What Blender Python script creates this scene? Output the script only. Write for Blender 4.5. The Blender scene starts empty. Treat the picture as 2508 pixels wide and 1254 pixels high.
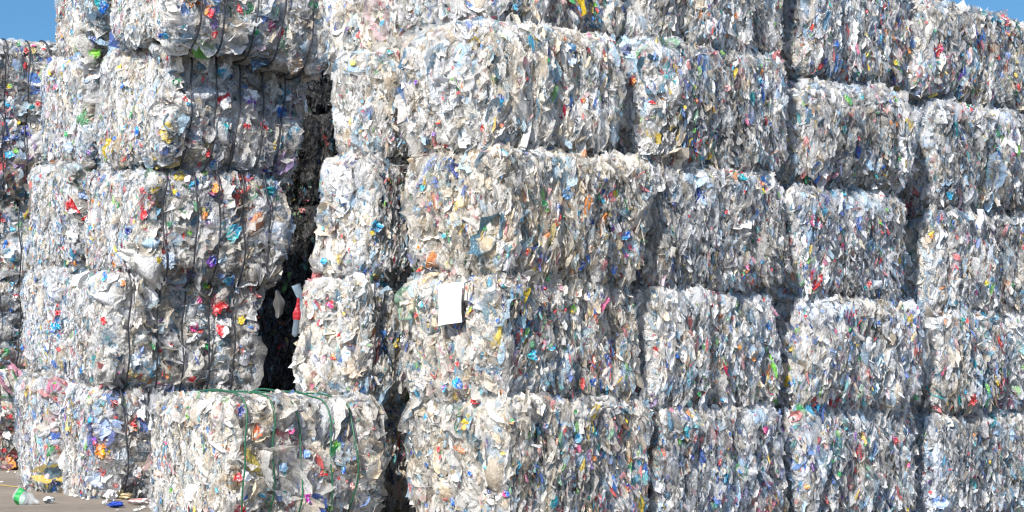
import bpy, math, numpy as np
from mathutils import Matrix, Vector
R = math.radians
scene = bpy.context.scene
col = scene.collection

# ------------------------------------------------------------------ camera
F_PX, HORIZON, CAM_H = 6450.0, 900.0, 1.3          # focal length and horizon in pixels of the 2508 px wide photograph
cam = bpy.data.cameras.new('camera')
cam.sensor_width = 36.0
cam.lens = 36.0 * F_PX / 2508.0
cam.shift_y = (HORIZON - 627.0) / 2508.0
cam.clip_start, cam.clip_end = 0.1, 3000.0
camo = bpy.data.objects.new('camera', cam); col.objects.link(camo)
camo.location = (0, 0, CAM_H); camo.rotation_euler = (R(90), 0, 0)
scene.camera = camo

# ------------------------------------------------------------------ light
SUN_AZ, SUN_EL = 24.0, 41.0                        # degrees to the left of straight behind the camera; height
world = bpy.data.worlds.new('World'); scene.world = world
world.use_nodes = True
wt = world.node_tree; wt.nodes.clear()
sky = wt.nodes.new('ShaderNodeTexSky'); sky.sky_type = 'NISHITA'; sky.sun_disc = False
sky.sun_elevation = R(SUN_EL); sky.sun_rotation = R(180 + SUN_AZ)
sky.altitude = 1500; sky.air_density = 1.0; sky.dust_density = 0.0; sky.ozone_density = 5.0
bg = wt.nodes.new('ShaderNodeBackground'); bg.inputs[1].default_value = 0.15
wo = wt.nodes.new('ShaderNodeOutputWorld')
# the clear sky opposite the sun is deeper and darker than the sky round the sun
wc = wt.nodes.new('ShaderNodeTexCoord'); wx = wt.nodes.new('ShaderNodeSeparateXYZ'); wt.links.new(wc.outputs['Generated'], wx.inputs[0])
wr = wt.nodes.new('ShaderNodeMapRange'); wr.interpolation_type = 'SMOOTHSTEP'; wr.inputs['From Min'].default_value = 0.1; wr.inputs['From Max'].default_value = 0.85
wt.links.new(wx.outputs['Y'], wr.inputs[0])
wm = wt.nodes.new('ShaderNodeMix'); wm.data_type = 'RGBA'; wm.blend_type = 'MULTIPLY'; wm.inputs['B'].default_value = (0.150, 0.264, 0.338, 1)
wt.links.new(wr.outputs[0], wm.inputs['Factor']); hs = wt.nodes.new('ShaderNodeHueSaturation'); hs.inputs['Saturation'].default_value = 0.85
wt.links.new(sky.outputs[0], hs.inputs['Color']); wt.links.new(hs.outputs[0], wm.inputs['A'])
wt.links.new(wm.outputs['Result'], bg.inputs[0]); wt.links.new(bg.outputs[0], wo.inputs[0])
sl = bpy.data.lights.new('sun', 'SUN'); sl.energy = 5.0; sl.angle = R(0.5); sl.color = (1.0, 0.96, 0.905)
so = bpy.data.objects.new('sun', sl); col.objects.link(so)
so.rotation_euler = (R(90 - SUN_EL), 0, R(-SUN_AZ)); so.location = (-8, -10, 20)
scene.view_settings.view_transform = 'Standard'; scene.view_settings.look = 'None'
scene.view_settings.exposure = 0.90; scene.view_settings.gamma = 1.0
scene.cycles.use_denoising = True; scene.cycles.denoiser = 'OPENIMAGEDENOISE'; scene.cycles.denoising_input_passes = 'RGB_ALBEDO_NORMAL'; scene.cycles.denoising_prefilter = 'ACCURATE'; scene.cycles.filter_width = 1.25; scene.cycles.sample_clamp_indirect = 4.0
scene.cycles.max_bounces = 6; scene.cycles.diffuse_bounces = 3; scene.cycles.transmission_bounces = 4
scene.cycles.transparent_max_bounces = 8; scene.cycles.glossy_bounces = 3

# ------------------------------------------------------------------ small helpers
def tag(o, label=None, cat=None, group=None, kind=None):
    if label: o['label'] = label
    if cat: o['category'] = cat
    if group: o['group'] = group
    if kind: o['kind'] = kind
    return o

def ray(px, py):
    return np.array([(px - 1254) / F_PX, 1.0, (HORIZON - py) / F_PX])

def ground(px, py):
    Y = CAM_H * F_PX / (py - HORIZON)
    return Vector(((px - 1254) / F_PX * Y, Y, 0))

def mesh_from(name, V, Q, C=None, T=None, smooth=False):
    """V (n,3) vertices, Q (m,4) quads, T (k,3) triangles, C (n,4) tint."""
    me = bpy.data.meshes.new(name)
    V = np.ascontiguousarray(V, np.float32)
    me.vertices.add(len(V)); me.vertices.foreach_set('co', V.ravel())
    nq = 0 if Q is None else len(Q); nt = 0 if T is None else len(T)
    parts = []
    if nq: parts.append(np.asarray(Q, np.int32).ravel())
    if nt: parts.append(np.asarray(T, np.int32).ravel())
    L = np.concatenate(parts)
    me.loops.add(len(L)); me.loops.foreach_set('vertex_index', L)
    me.polygons.add(nq + nt)
    st = np.concatenate([np.arange(nq) * 4, nq * 4 + np.arange(nt) * 3]).astype(np.int32)
    me.polygons.foreach_set('loop_start', st)
    me.polygons.foreach_set('use_smooth', np.full(nq + nt, smooth))
    if C is not None:
        a = me.attributes.new('tint', 'FLOAT_COLOR', 'POINT')
        a.data.foreach_set('color', np.ascontiguousarray(C, np.float32).ravel())
    me.update(calc_edges=True)
    return me

def link(name, me, mat, parent=None):
    o = bpy.data.objects.new(name, me); col.objects.link(o)
    if mat is not None: me.materials.append(mat)
    if parent is not None: o.parent = parent
    return o

def hash3(ix, iy, iz, seed):
    h = (ix.astype(np.int64) * 374761393 + iy.astype(np.int64) * 668265263 + iz.astype(np.int64) * 2147483647 + seed * 1274126177) & 0xffffffff
    h = ((h ^ (h >> 13)) * 1274126177) & 0xffffffff
    h = ((h ^ (h >> 16)) * 2246822519) & 0xffffffff
    h = h ^ (h >> 15)
    return (h & 0xffffff) / float(0xffffff) * 2 - 1

def noise(P, seed):
    f = np.floor(P); t = P - f; i = f.astype(np.int64)
    t = t * t * (3 - 2 * t)
    out = 0
    for dx in (0, 1):
        wx = t[:, 0] if dx else 1 - t[:, 0]
        for dy in (0, 1):
            wy = t[:, 1] if dy else 1 - t[:, 1]
            for dz in (0, 1):
                wz = t[:, 2] if dz else 1 - t[:, 2]
                out = out + wx * wy * wz * hash3(i[:, 0] + dx, i[:, 1] + dy, i[:, 2] + dz, seed)
    return out

def unit(a):
    return a / np.maximum(np.linalg.norm(a, axis=-1, keepdims=True), 1e-9)

# ------------------------------------------------------------------ materials
def nodes(mat):
    mat.use_nodes = True; nt = mat.node_tree; nt.nodes.clear()
    return nt, nt.nodes.new, nt.links.new

def film_material(name, rough=0.13, translucent=0.28, bump=0.7, scale=50.0):
    """Crumpled plastic film: tint comes from the piece it is on, alpha of the tint says how clear it is."""
    m = bpy.data.materials.new(name); nt, new, lk = nodes(m)
    at = new('ShaderNodeAttribute'); at.attribute_name = 'tint'
    tc = new('ShaderNodeTexCoord')
    mp = new('ShaderNodeMapping'); mp.inputs['Scale'].default_value = (1.0, 1.0, 0.55)
    n1 = new('ShaderNodeTexNoise'); n1.inputs['Scale'].default_value = scale; n1.inputs['Detail'].default_value = 3.0
    n1.inputs['Distortion'].default_value = 1.2
    vo = new('ShaderNodeTexVoronoi'); vo.inputs['Scale'].default_value = scale * 0.8
    lk(tc.outputs['Object'], mp.inputs[0]); lk(mp.outputs[0], n1.inputs['Vector'])
    sc = new('ShaderNodeVectorMath'); sc.operation = 'MULTIPLY_ADD'; sc.inputs[1].default_value = (0.03, 0.03, 0.03)
    lk(n1.outputs['Color'], sc.inputs[0]); lk(mp.outputs[0], sc.inputs[2]); lk(sc.outputs[0], vo.inputs['Vector'])
    hsum = new('ShaderNodeMath'); hsum.operation = 'MULTIPLY_ADD'; hsum.inputs[1].default_value = 0.55
    lk(vo.outputs['Distance'], hsum.inputs[0]); lk(n1.outputs[0], hsum.inputs[2])
    bp = new('ShaderNodeBump'); bp.inputs['Strength'].default_value = bump; bp.inputs['Distance'].default_value = 0.03
    lk(hsum.outputs[0], bp.inputs['Height'])
    # dirt film: slow change of the plastic's own colour
    n2 = new('ShaderNodeTexNoise'); n2.inputs['Scale'].default_value = 6.0; n2.inputs['Detail'].default_value = 4.0
    lk(tc.outputs['Object'], n2.inputs['Vector'])
    cr = new('ShaderNodeMapRange'); cr.inputs['From Min'].default_value = 0.35; cr.inputs['From Max'].default_value = 0.7
    cr.inputs['To Min'].default_value = 0.0; cr.inputs['To Max'].default_value = 0.35
    lk(n2.outputs[0], cr.inputs[0])
    mx = new('ShaderNodeMix'); mx.data_type = 'RGBA'; mx.blend_type = 'MULTIPLY'
    lk(cr.outputs[0], mx.inputs['Factor']); lk(at.outputs['Color'], mx.inputs['A'])
    mx.inputs['B'].default_value = (0.86, 0.80, 0.70, 1)
    pb = new('ShaderNodeBsdfPrincipled'); pb.inputs['Roughness'].default_value = rough
    pb.inputs['IOR'].default_value = 1.5
    lk(mx.outputs['Result'], pb.inputs['Base Color']); lk(bp.outputs[0], pb.inputs['Normal'])
    tl = new('ShaderNodeBsdfTranslucent'); lk(mx.outputs['Result'], tl.inputs[0]); lk(bp.outputs[0], tl.inputs['Normal'])
    ms = new('ShaderNodeMixShader'); ms.inputs[0].default_value = translucent
    lk(pb.outputs[0], ms.inputs[1]); lk(tl.outputs[0], ms.inputs[2])
    tr = new('ShaderNodeBsdfTransparent')
    inv = new('ShaderNodeMath'); inv.operation = 'SUBTRACT'; inv.inputs[0].default_value = 1.0; lk(at.outputs['Alpha'], inv.inputs[1])
    m2 = new('ShaderNodeMixShader'); lk(inv.outputs[0], m2.inputs[0]); lk(ms.outputs[0], m2.inputs[1]); lk(tr.outputs[0], m2.inputs[2])
    out = new('ShaderNodeOutputMaterial'); lk(m2.outputs[0], out.inputs[0])
    return m

def plain_material(name, color, rough=0.5):
    m = bpy.data.materials.new(name); nt, new, lk = nodes(m)
    tc = new('ShaderNodeTexCoord'); n = new('ShaderNodeTexNoise'); n.inputs['Scale'].default_value = 20; n.inputs['Detail'].default_value = 4
    lk(tc.outputs['Object'], n.inputs['Vector'])
    mr = new('ShaderNodeMapRange'); mr.inputs['To Min'].default_value = 0.75; mr.inputs['To Max'].default_value = 1.15; lk(n.outputs[0], mr.inputs[0])
    mx = new('ShaderNodeMix'); mx.data_type = 'RGBA'; mx.blend_type = 'MULTIPLY'; mx.inputs['Factor'].default_value = 1
    mx.inputs['A'].default_value = (*color, 1); lk(mr.outputs[0], mx.inputs['B'])
    pb = new('ShaderNodeBsdfPrincipled'); pb.inputs['Roughness'].default_value = rough; lk(mx.outputs['Result'], pb.inputs['Base Color'])
    out = new('ShaderNodeOutputMaterial'); lk(pb.outputs[0], out.inputs[0])
    return m

def ground_material():
    m = bpy.data.materials.new('worn_concrete'); nt, new, lk = nodes(m)
    tc = new('ShaderNodeTexCoord')
    n1 = new('ShaderNodeTexNoise'); n1.inputs['Scale'].default_value = 0.6; n1.inputs['Detail'].default_value = 8; n1.inputs['Roughness'].default_value = 0.65
    n2 = new('ShaderNodeTexNoise'); n2.inputs['Scale'].default_value = 60; n2.inputs['Detail'].default_value = 3
    n3 = new('ShaderNodeTexNoise'); n3.inputs['Scale'].default_value = 7; n3.inputs['Detail'].default_value = 6; n3.inputs['Roughness'].default_value = 0.7
    for n in (n1, n2, n3): lk(tc.outputs['Object'], n.inputs['Vector'])
    ad = new('ShaderNodeMath'); ad.operation = 'ADD'; lk(n1.outputs[0], ad.inputs[0]); lk(n3.outputs[0], ad.inputs[1])
    ad2 = new('ShaderNodeMath'); ad2.operation = 'MULTIPLY_ADD'; lk(n2.outputs[0], ad2.inputs[0]); ad2.inputs[1].default_value = 0.5; lk(ad.outputs[0], ad2.inputs[2])
    cr = new('ShaderNodeValToRGB'); cr.color_ramp.elements[0].position = 0.85; cr.color_ramp.elements[1].position = 1.55
    mr = new('ShaderNodeMapRange'); mr.inputs['From Min'].default_value = 0.85; mr.inputs['From Max'].default_value = 1.65; lk(ad2.outputs[0], mr.inputs[0])
    cr.color_ramp.elements[0].position = 0.0; cr.color_ramp.elements[1].position = 1.0
    cr.color_ramp.elements[0].color = (0.105, 0.084, 0.062, 1); cr.color_ramp.elements[1].color = (0.25, 0.205, 0.155, 1)
    lk(mr.outputs[0], cr.inputs[0])
    bp = new('ShaderNodeBump'); bp.inputs['Strength'].default_value = 0.35; bp.inputs['Distance'].default_value = 0.01; lk(n2.outputs[0], bp.inputs['Height'])
    pb = new('ShaderNodeBsdfPrincipled'); pb.inputs['Roughness'].default_value = 0.85
    lk(cr.outputs[0], pb.inputs['Base Color']); lk(bp.outputs[0], pb.inputs['Normal'])
    out = new('ShaderNodeOutputMaterial'); lk(pb.outputs[0], out.inputs[0])
    return m

FILM = film_material('crumpled_plastic_film')
WRAP = film_material('printed_plastic_wrapper', rough=0.3, translucent=0.15, bump=0.4)
STRAP_BLACK = plain_material('black_strap', (0.012, 0.013, 0.02), 0.5)
STRAP_GREEN = plain_material('green_strap', (0.012, 0.085, 0.04), 0.5)
WIRE = plain_material('grey_wire', (0.06, 0.06, 0.06), 0.5)

# ------------------------------------------------------------------ bale shape
FACES = {'front': (1, -1), 'left': (0, -1), 'top': (2, 1), 'right': (0, 1), 'back': (1, 1), 'bottom': (2, -1)}

class Shape:
    """A rounded, bulging, fluted block in its own frame: x along the front, y into the depth, z up, origin at its centre."""
    def __init__(s, L, W, H, seed, straps=(), rad=0.12, flute=0.06, lump=0.042, bulge=0.03, sag=0.0, tuck=0.13):
        s.h = np.array([L / 2, W / 2, H / 2]); s.seed = seed; s.straps = np.array(straps, float); s.rad = rad
        s.tuck = tuck; s.flute, s.lump, s.bulge, s.sag = flute, lump, bulge, sag
    def __call__(s, P):
        r = s.rad; lim = s.h - r
        q = np.clip(P, -lim, lim); d = P - q
        n = unit(d); pos = q + r * n
        o = np.array([3.1, 7.7, 1.3]) * (s.seed % 97)
        up = np.abs(n[:, 2])
        k = s.lump * noise(pos * 2.1 + o, s.seed) + 0.5 * s.lump * noise(pos * 5.3 + o, s.seed + 1)
        k = k + s.flute * noise(pos * np.array([11, 11, 2.4]) + o, s.seed + 2) * (1 - 0.6 * up)
        k = k + s.bulge * (1 - (pos[:, 2] / s.h[2]) ** 2) * (1 - up)
        if len(s.straps):
            dx = np.min(np.abs(pos[:, 0:1] - s.straps[None, :]), axis=1)
            sp = abs(s.straps[1] - s.straps[0]) if len(s.straps) > 1 else 0.4
            k = k + (0.034 * np.sin(np.clip(dx / sp, 0, 0.5) * math.pi) ** 0.7 - 0.02) * (1 - np.abs(n[:, 0]))
        k = k - s.tuck * np.clip(1 - (pos[:, 2] + s.h[2]) / 0.17, 0, 1) ** 1.2 * (1 - up) + 0.025 * np.clip(1 - (s.h[2] - pos[:, 2]) / 0.3, 0, 1) * (1 - up)
        k = np.where(up > 0.7, np.clip(k, -0.08, 0.02), k)
        pos = pos + n * k[:, None]
        if s.sag: pos[:, 2] -= s.sag * (pos[:, 0] / s.h[0]) ** 2 * (pos[:, 2] > 0)
        return pos, n
    def sample(s, face, n, rng):
        ax, sg = FACES[face]
        P = rng.uniform(-1, 1, (n, 3)) * s.h
        P[:, ax] = sg * s.h[ax]
        return P
    def area(s, face):
        ax = FACES[face][0]; a = [4 * s.h[i] for i in range(3) if i != ax]
        return a[0] * s.h[[i for i in range(3) if i != ax][1]]

GREY = np.array
VIVID = np.array([(0.02, 0.12, 0.50), (0.03, 0.20, 0.62), (0.02, 0.33, 0.55), (0.02, 0.40, 0.44), (0.62, 0.03, 0.035), (0.70, 0.05, 0.04),
                  (0.55, 0.02, 0.06), (0.03, 0.30, 0.09), (0.16, 0.50, 0.06), (0.72, 0.52, 0.03), (0.75, 0.24, 0.03), (0.70, 0.14, 0.30),
                  (0.18, 0.05, 0.36), (0.02, 0.05, 0.26), (0.03, 0.25, 0.22), (0.55, 0.42, 0.02)])
VIVID_W = np.array([10, 9, 9, 6, 9, 8, 5, 7, 4, 6, 6, 4, 3, 6, 4, 2], float); VIVID_W /= VIVID_W.sum()

def palette(n, rng, vivid=0.06, warm=0.0, cool=0.0, dark=0.12, level=1.0, clear=0.84, pos=None, seed=0):
    """Own colours of n pieces of packaging film, clear ones and white ones mostly."""
    if pos is not None:                                    # sorts of waste lie in patches, as they were fed to the press
        o = np.array([1.7, 5.1, 2.3]) * (seed % 89)
        vivid = vivid * np.clip(1 + 2.6 * noise(pos * 3.1 + o, seed + 21), 0.15, 3.2)
        dark = dark * np.clip(1 + 2.2 * noise(pos * 2.7 + o, seed + 22), 0.2, 2.6)
        tone = 0.03 * noise(pos * 2.3 + o, seed + 23); warm = warm + np.maximum(tone, 0); cool = cool + np.maximum(-tone, 0)
    v = rng.uniform(0.60, 0.87, n)
    t = rng.random(n)
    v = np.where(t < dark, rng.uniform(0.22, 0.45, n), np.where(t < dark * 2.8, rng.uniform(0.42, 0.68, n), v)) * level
    hue = rng.normal(0, 0.025, n) + 0.013 + warm - cool
    c = np.stack([v * (1 + 1.1 * hue), v * (1 + 0.1 * hue), v * (1 - 1.5 * hue)], 1)
    t = rng.random(n)
    beige = t < 0.09 + warm
    c[beige] = c[beige] * np.array([0.90, 0.80, 0.66])
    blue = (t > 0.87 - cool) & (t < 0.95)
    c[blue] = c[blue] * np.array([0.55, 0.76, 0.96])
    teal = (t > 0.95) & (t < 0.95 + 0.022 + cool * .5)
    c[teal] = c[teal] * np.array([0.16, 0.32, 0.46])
    pink = t > 0.988
    c[pink] = c[pink] * np.array([1.0, 0.72, 0.74])
    a = np.where(rng.random(n) < clear, rng.uniform(0.30, 0.76, n), 1.0)
    w = rng.random(n) < vivid
    k = rng.choice(len(VIVID), n, p=VIVID_W)
    mixw = rng.uniform(0.55, 1.0, n)[:, None]
    c[w] = (VIVID[k] * mixw + (1 - mixw) * 0.6)[w]
    a[w] = rng.uniform(0.6, 1.0, n)[w]
    return np.concatenate([np.clip(c, 0.01, 0.92), a[:, None]], 1)

def tri(x):
    return np.abs((x % 1.0) * 2 - 1) * 2 - 1

def grid_quads(nu, nv, n, base=0):
    i = np.arange(nu - 1)[:, None] * nv + np.arange(nv - 1)[None, :]
    q = np.stack([i, i + 1, i + nv + 1, i + nv], -1).reshape(-1, 4)
    return (q[None] + (np.arange(n) * nu * nv)[:, None, None]).reshape(-1, 4) + base

def flakes(shape, face, n, ln, wd, tilt, axis_jit, off, nu, nv, fold, rng, fan=0.0, taper=(0.4, 0.95), curl=0.35, conform=False, vertical=True, edge=False):
    """n torn pieces of film lying on one face. Returns vertices (n*nu*nv, 3)."""
    P = shape.sample(face, n, rng)
    ax, sg = FACES[face]
    if edge: P[:, 2] = shape.h[2] - np.abs(rng.normal(0, 0.05, n))
    pos, nrm = shape(P)
    up = np.array([0, 0, 1.0]) if ax != 2 else np.array([1.0, 0, 0])
    side_ax = 0 if ax != 0 else 1
    if ax == 2: side_ax = 1
    ang = rng.normal(0, axis_jit, n) if vertical else rng.uniform(-math.pi, math.pi, n)
    if fan and ax != 2:
        ang = ang + fan * (P[:, side_ax] / shape.h[side_ax]) * np.clip((-P[:, 2] / shape.h[2]) + 0.15, 0, 1)
    side = np.zeros(3); side[side_ax] = 1
    T = np.cos(ang)[:, None] * up + np.sin(ang)[:, None] * side * -1
    N0 = nrm
    T = unit(T - N0 * np.sum(T * N0, 1, keepdims=True))
    B = np.cross(N0, T)
    # turn the piece about its own length so that it stands out of the face
    phi = rng.uniform(-tilt, tilt, n)[:, None]
    N = N0 * np.cos(phi) + B * np.sin(phi); B = np.cross(N, T)
    # and lift one end
    psi = rng.normal(0, 0.28 * min(1, tilt), n)[:, None]
    T2 = T * np.cos(psi) + N0 * np.sin(psi); N = np.cross(T2, B); T = T2
    l = rng.uniform(ln[0], ln[1], n)[:, None] / 2; w = rng.uniform(wd[0], wd[1], n)[:, None] / 2
    u, v = [a.ravel()[None, :] for a in np.meshgrid(np.linspace(-1, 1, nu), np.linspace(-1, 1, nv), indexing='ij')]
    tp = rng.uniform(taper[0], taper[1], (n, 1)); tp2 = rng.uniform(taper[0], taper[1], (n, 1))
    prof = 1 - np.where(u > 0, tp, tp2) * np.abs(u) ** rng.uniform(1.4, 3.5, (n, 1))
    prof = prof * (1 + rng.normal(0, 0.18, (n, nu * nv)))
    cu, cv = rng.normal(0, curl, (n, 1)), rng.normal(0, curl * 1.3, (n, 1))
    h = cu * (u ** 2 - 0.3) * l * 0.6 + cv * (v ** 2 - 0.3) * w
    for k in range(3 if nu < 7 else 5):
        f = rng.uniform(0.25, 0.7, (n, 1)) * (1.0 + 0.55 * k); th = rng.uniform(0, math.pi, (n, 1))
        h = h + fold * w / (1 + 0.55 * k) * tri(f * (u * np.cos(th) * l / w * 0.6 + v * np.sin(th)) + rng.random((n, 1)))
    h = h + rng.normal(0, 0.10 * fold, (n, nu * nv)) * w
    ju = u * l * (1 + rng.normal(0, 0.05, (n, nu * nv)))
    jv = v * w * prof + rng.normal(0, 0.10, (n, 1)) * u * l
    o = rng.uniform(off[0], off[1], (n, 1))
    if vertical and not edge and ax != 2 and not conform:
        o = o - 0.045 * np.clip(1 - (shape.h[2] - P[:, 2:3]) / 0.13, 0, 1) - 0.035 * np.clip(1 - (shape.h[2] + P[:, 2:3]) / 0.12, 0, 1)
    if len(shape.straps) and ax != 0:
        dx = np.min(np.abs(P[:, 0:1] - shape.straps[None, :]), axis=1)[:, None]
        o = np.where(dx < 0.035 + w * 0.6, np.minimum(o, -0.02), o)
    if edge:
        pass
    if conform:
        T0, B0 = T, np.cross(N0, T)
        Q = P[:, None, :] + T[:, None, :] * ju[..., None] + B0[:, None, :] * jv[..., None]
        Q[..., ax] = sg * shape.h[ax]
        over = np.maximum(np.abs(Q) - shape.h, 0)              # beyond the edge: fold round the corner
        Q = np.clip(Q, -shape.h, shape.h)
        Q[..., ax] -= sg * over.sum(-1)
        p2, n2 = shape(Q.reshape(-1, 3))
        V = p2 + n2 * (h + o).reshape(-1, 1)
    else:
        base = pos + N0 * o
        V = base[:, None, :] + T[:, None, :] * ju[..., None] + B[:, None, :] * jv[..., None] + N[:, None, :] * h[..., None]
        V = V.reshape(-1, 3)
    return V

def core(shape, rng):
    Vs, Qs, b = [], [], 0
    for face, (ax, sg) in FACES.items():
        i, j = [k for k in range(3) if k != ax]
        nu, nv = int(shape.h[i] * 28) + 2, int(shape.h[j] * 28) + 2
        a, c = [m.ravel() for m in np.meshgrid(np.linspace(-1, 1, nu), np.linspace(-1, 1, nv), indexing='ij')]
        P = np.zeros((nu * nv, 3)); P[:, i] = a * shape.h[i]; P[:, j] = c * shape.h[j]; P[:, ax] = sg * shape.h[ax]
        p, n = shape(P)
        p = p - n * 0.055 - n * 0.03 * np.abs(noise(p * np.array([25, 25, 9]), shape.seed + 9))[:, None]
        q = grid_quads(nu, nv, 1, b)
        if (sg > 0) == (ax != 1): pass
        Vs.append(p); Qs.append(q); b += len(p)
    V = np.concatenate(Vs); v = rng.uniform(0.35, 0.7, len(V))
    C = np.stack([v, v, v, np.ones_like(v)], 1)
    return V, np.concatenate(Qs), C

# layers of film per kind of face: per m2, length, width, tilt, jitter of the axis, offset, grid, fold, conform, upright; 'end' and 'fine' coloured paler, fewer dark pieces, to look sunlit
LAYERS = {
    'leafy': [(30, (.20, .42), (.12, .24), R(10), .5, (-.02, .02), 12, 10, .13, True, True, .15, .9),
              (18, (.14, .24), (.05, .09), R(35), .35, (-.03, .025), 10, 7, .14, False, True, .3, 1.0),
              (60, (.18, .34), (.05, .11), R(45), .16, (-.04, .02), 8, 5, .22, False, True, .4, 1.0),
              (480, (.09, .22), (.032, .075), R(72), .22, (-.045, .04), 7, 4, .26, False, True, .8, 1.1),
              (800, (.05, .13), (.018, .04), R(75), .32, (-.035, .045), 5, 3, .30, False, True, 1.2, 1.3),
              (520, (.02, .06), (.010, .026), R(70), .6, (-.02, .045), 3, 3, .35, False, True, 2.8, 1.0)],
    'end':   [(130, (.20, .42), (.14, .28), R(10), .5, (-.02, .008), 10, 8, .10, True, True, .2, .35),
              (260, (.10, .22), (.06, .13), R(24), .5, (-.01, .018), 7, 6, .18, False, True, .4, .4),
              (420, (.05, .12), (.025, .055), R(40), .5, (-.005, .025), 5, 4, .28, False, True, 1.0, .6),
              (700, (.025, .06), (.012, .03), R(45), .8, (.0, .025), 3, 3, .35, False, True, 2.2, .8)],
    'fine':  [(160, (.16, .36), (.08, .18), R(10), .3, (-.02, .008), 10, 7, .10, True, True, .2, .3),
              (420, (.08, .18), (.03, .07), R(32), .25, (-.01, .018), 6, 5, .22, False, True, .6, .4),
              (1100, (.04, .10), (.014, .034), R(50), .3, (-.005, .025), 4, 3, .3, False, True, 1.0, .6),
              (1300, (.02, .05), (.010, .022), R(50), .6, (.0, .025), 3, 3, .35, False, True, 2.2, .8)],
    'sheet': [(60, (.30, .62), (.20, .42), R(10), 0, (-.03, .006), 14, 12, .12, True, False, .35, 1.0),
              (100, (.14, .34), (.10, .24), R(10), 0, (-.005, .028), 10, 9, .13, True, False, .7, 1.0),
              (60, (.10, .22), (.06, .14), R(26), 0, (-.01, .02), 8, 6, .22, False, False, 1.0, 1.0),
              (170, (.05, .13), (.025, .07), R(40), 0, (-.005, .03), 5, 4, .28, False, False, 1.5, 1.0),
              (260, (.025, .06), (.012, .03), R(50), 0, (.0, .03), 3, 3, .35, False, False, 2.2, 1.0)],
    'ledge': [(120, (.16, .36), (.10, .22), R(14), 0, (-.02, .015), 9, 8, .16, True, False, .3, .4),
              (220, (.10, .22), (.05, .11), R(30), 0, (-.01, .03), 6, 5, .25, False, False, .5, .5),
              (350, (.05, .12), (.025, .06), R(40), 0, (-.005, .035), 4, 4, .3, False, False, 1.2, .7)],
    'plain': [(180, (.12, .30), (.06, .15), R(50), .3, (-.03, .02), 6, 4, .26, False, True, .8, 1.3),
              (350, (.05, .12), (.025, .06), R(60), .5, (-.02, .035), 4, 3, .3, False, True, 1.2, 1.2)],
    'hidden': [(60, (.16, .3), (.10, .2), R(30), .6, (-.03, .02), 4, 4, .3, False, True, .8, 1.0)],
}
# film folded over the top edge of a bale: per metre of edge
DRAPE = [(26, (.18, .42), (.10, .22), R(10), .35, (-.008, .018), 10, 7, .14, True, True, .3, .35),
         (40, (.08, .20), (.04, .10), R(30), .5, (-.005, .03), 6, 5, .24, False, True, .8, .5)]

BALES = {}
GROUP = 'bales of plastic film in the stacks'

def make_bale(key, name, M, L, W, H, seed, label, front='leafy', left='end', straps=(), strap_mat=None, left_straps=(),
              vivid=0.05, warm=0.0, cool=0.0, dark=0.12, fan=0.5, level=1.0, rad=0.12, grain=1.0, **kw):
    rng = np.random.default_rng(seed)
    sh = Shape(L, W, H, seed, straps, rad, **kw)
    V, Q, C = core(sh, rng); Vs, Qs, Cs, b = [V], [Q], [C], len(V)
    kinds = {'front': front, 'left': left, 'top': 'ledge', 'right': 'plain', 'back': 'hidden', 'bottom': 'hidden'}
    for face, kd in kinds.items():
        for li, (dens, ln, wd, tl, aj, off, nu, nv, fold, conf, vert, vv, dk) in enumerate(LAYERS[kd] + (DRAPE if face in ('front', 'left') else [])):
            edge = li >= len(LAYERS[kd])
            size = grain if not conf else 1.0
            ln = (ln[0] * size, ln[1] * size); wd = (wd[0] * size, wd[1] * size); dens = dens / size ** 1.6
            n = max(4, int(dens * (2 * sh.h[0 if face == 'front' else 1] if edge else sh.area(face))))
            v = flakes(sh, face, n, ln, wd, tl, aj, off, nu, nv, fold, rng, fan=fan if kd == 'leafy' else 0.15, conform=conf, vertical=vert, edge=edge, curl=.6 if dens < 60 and not conf else .35)
            Vs.append(v); Qs.append(grid_quads(nu, nv, n, b)); b += len(v)
            Cs.append(np.repeat(palette(n, rng, 1.5 * vivid * vv, warm, cool, dark * dk, level, pos=v.reshape(n, -1, 3).mean(1), seed=seed), nu * nv, axis=0))
    o = link(name, mesh_from(name, np.concatenate(Vs), np.concatenate(Qs), np.concatenate(Cs), smooth=True), FILM)
    o.matrix_world = M
    tag(o, label, 'bale', GROUP)
    for x in straps: strap(o, sh, x, strap_mat or STRAP_BLACK, rng, r=.009 if strap_mat is not STRAP_GREEN else .0075)
    for y in left_straps: strap(o, sh, y, WIRE, rng, axis=1, r=0.003)
    BALES[key] = (o, sh, np.array(M.inverted()))
    return o

def tube(path, r, sides=6, closed=True):
    n = len(path); t = np.roll(path, -1, 0) - np.roll(path, 1, 0)
    if not closed: t[0] = path[1] - path[0]; t[-1] = path[-1] - path[-2]
    t = unit(t); ref = np.array([1.0, 0.03, 0.02]); ref = np.where(np.abs(t @ ref)[:, None] > 0.9, np.array([0, 1.0, 0.1]), ref)
    a = unit(np.cross(t, ref)); b = np.cross(t, a)
    th = np.arange(sides) / sides * 2 * math.pi
    V = path[:, None] + r * (a[:, None] * np.cos(th)[None, :, None] + b[:, None] * np.sin(th)[None, :, None])
    m = n if closed else n - 1
    i = np.arange(m)[:, None]; j = np.arange(sides)[None, :]; i2 = (i + 1) % n; j2 = (j + 1) % sides
    Q = np.stack([i * sides + j, i * sides + j2, i2 * sides + j2, i2 * sides + j], -1).reshape(-1, 4)
    return V.reshape(-1, 3), Q

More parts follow.
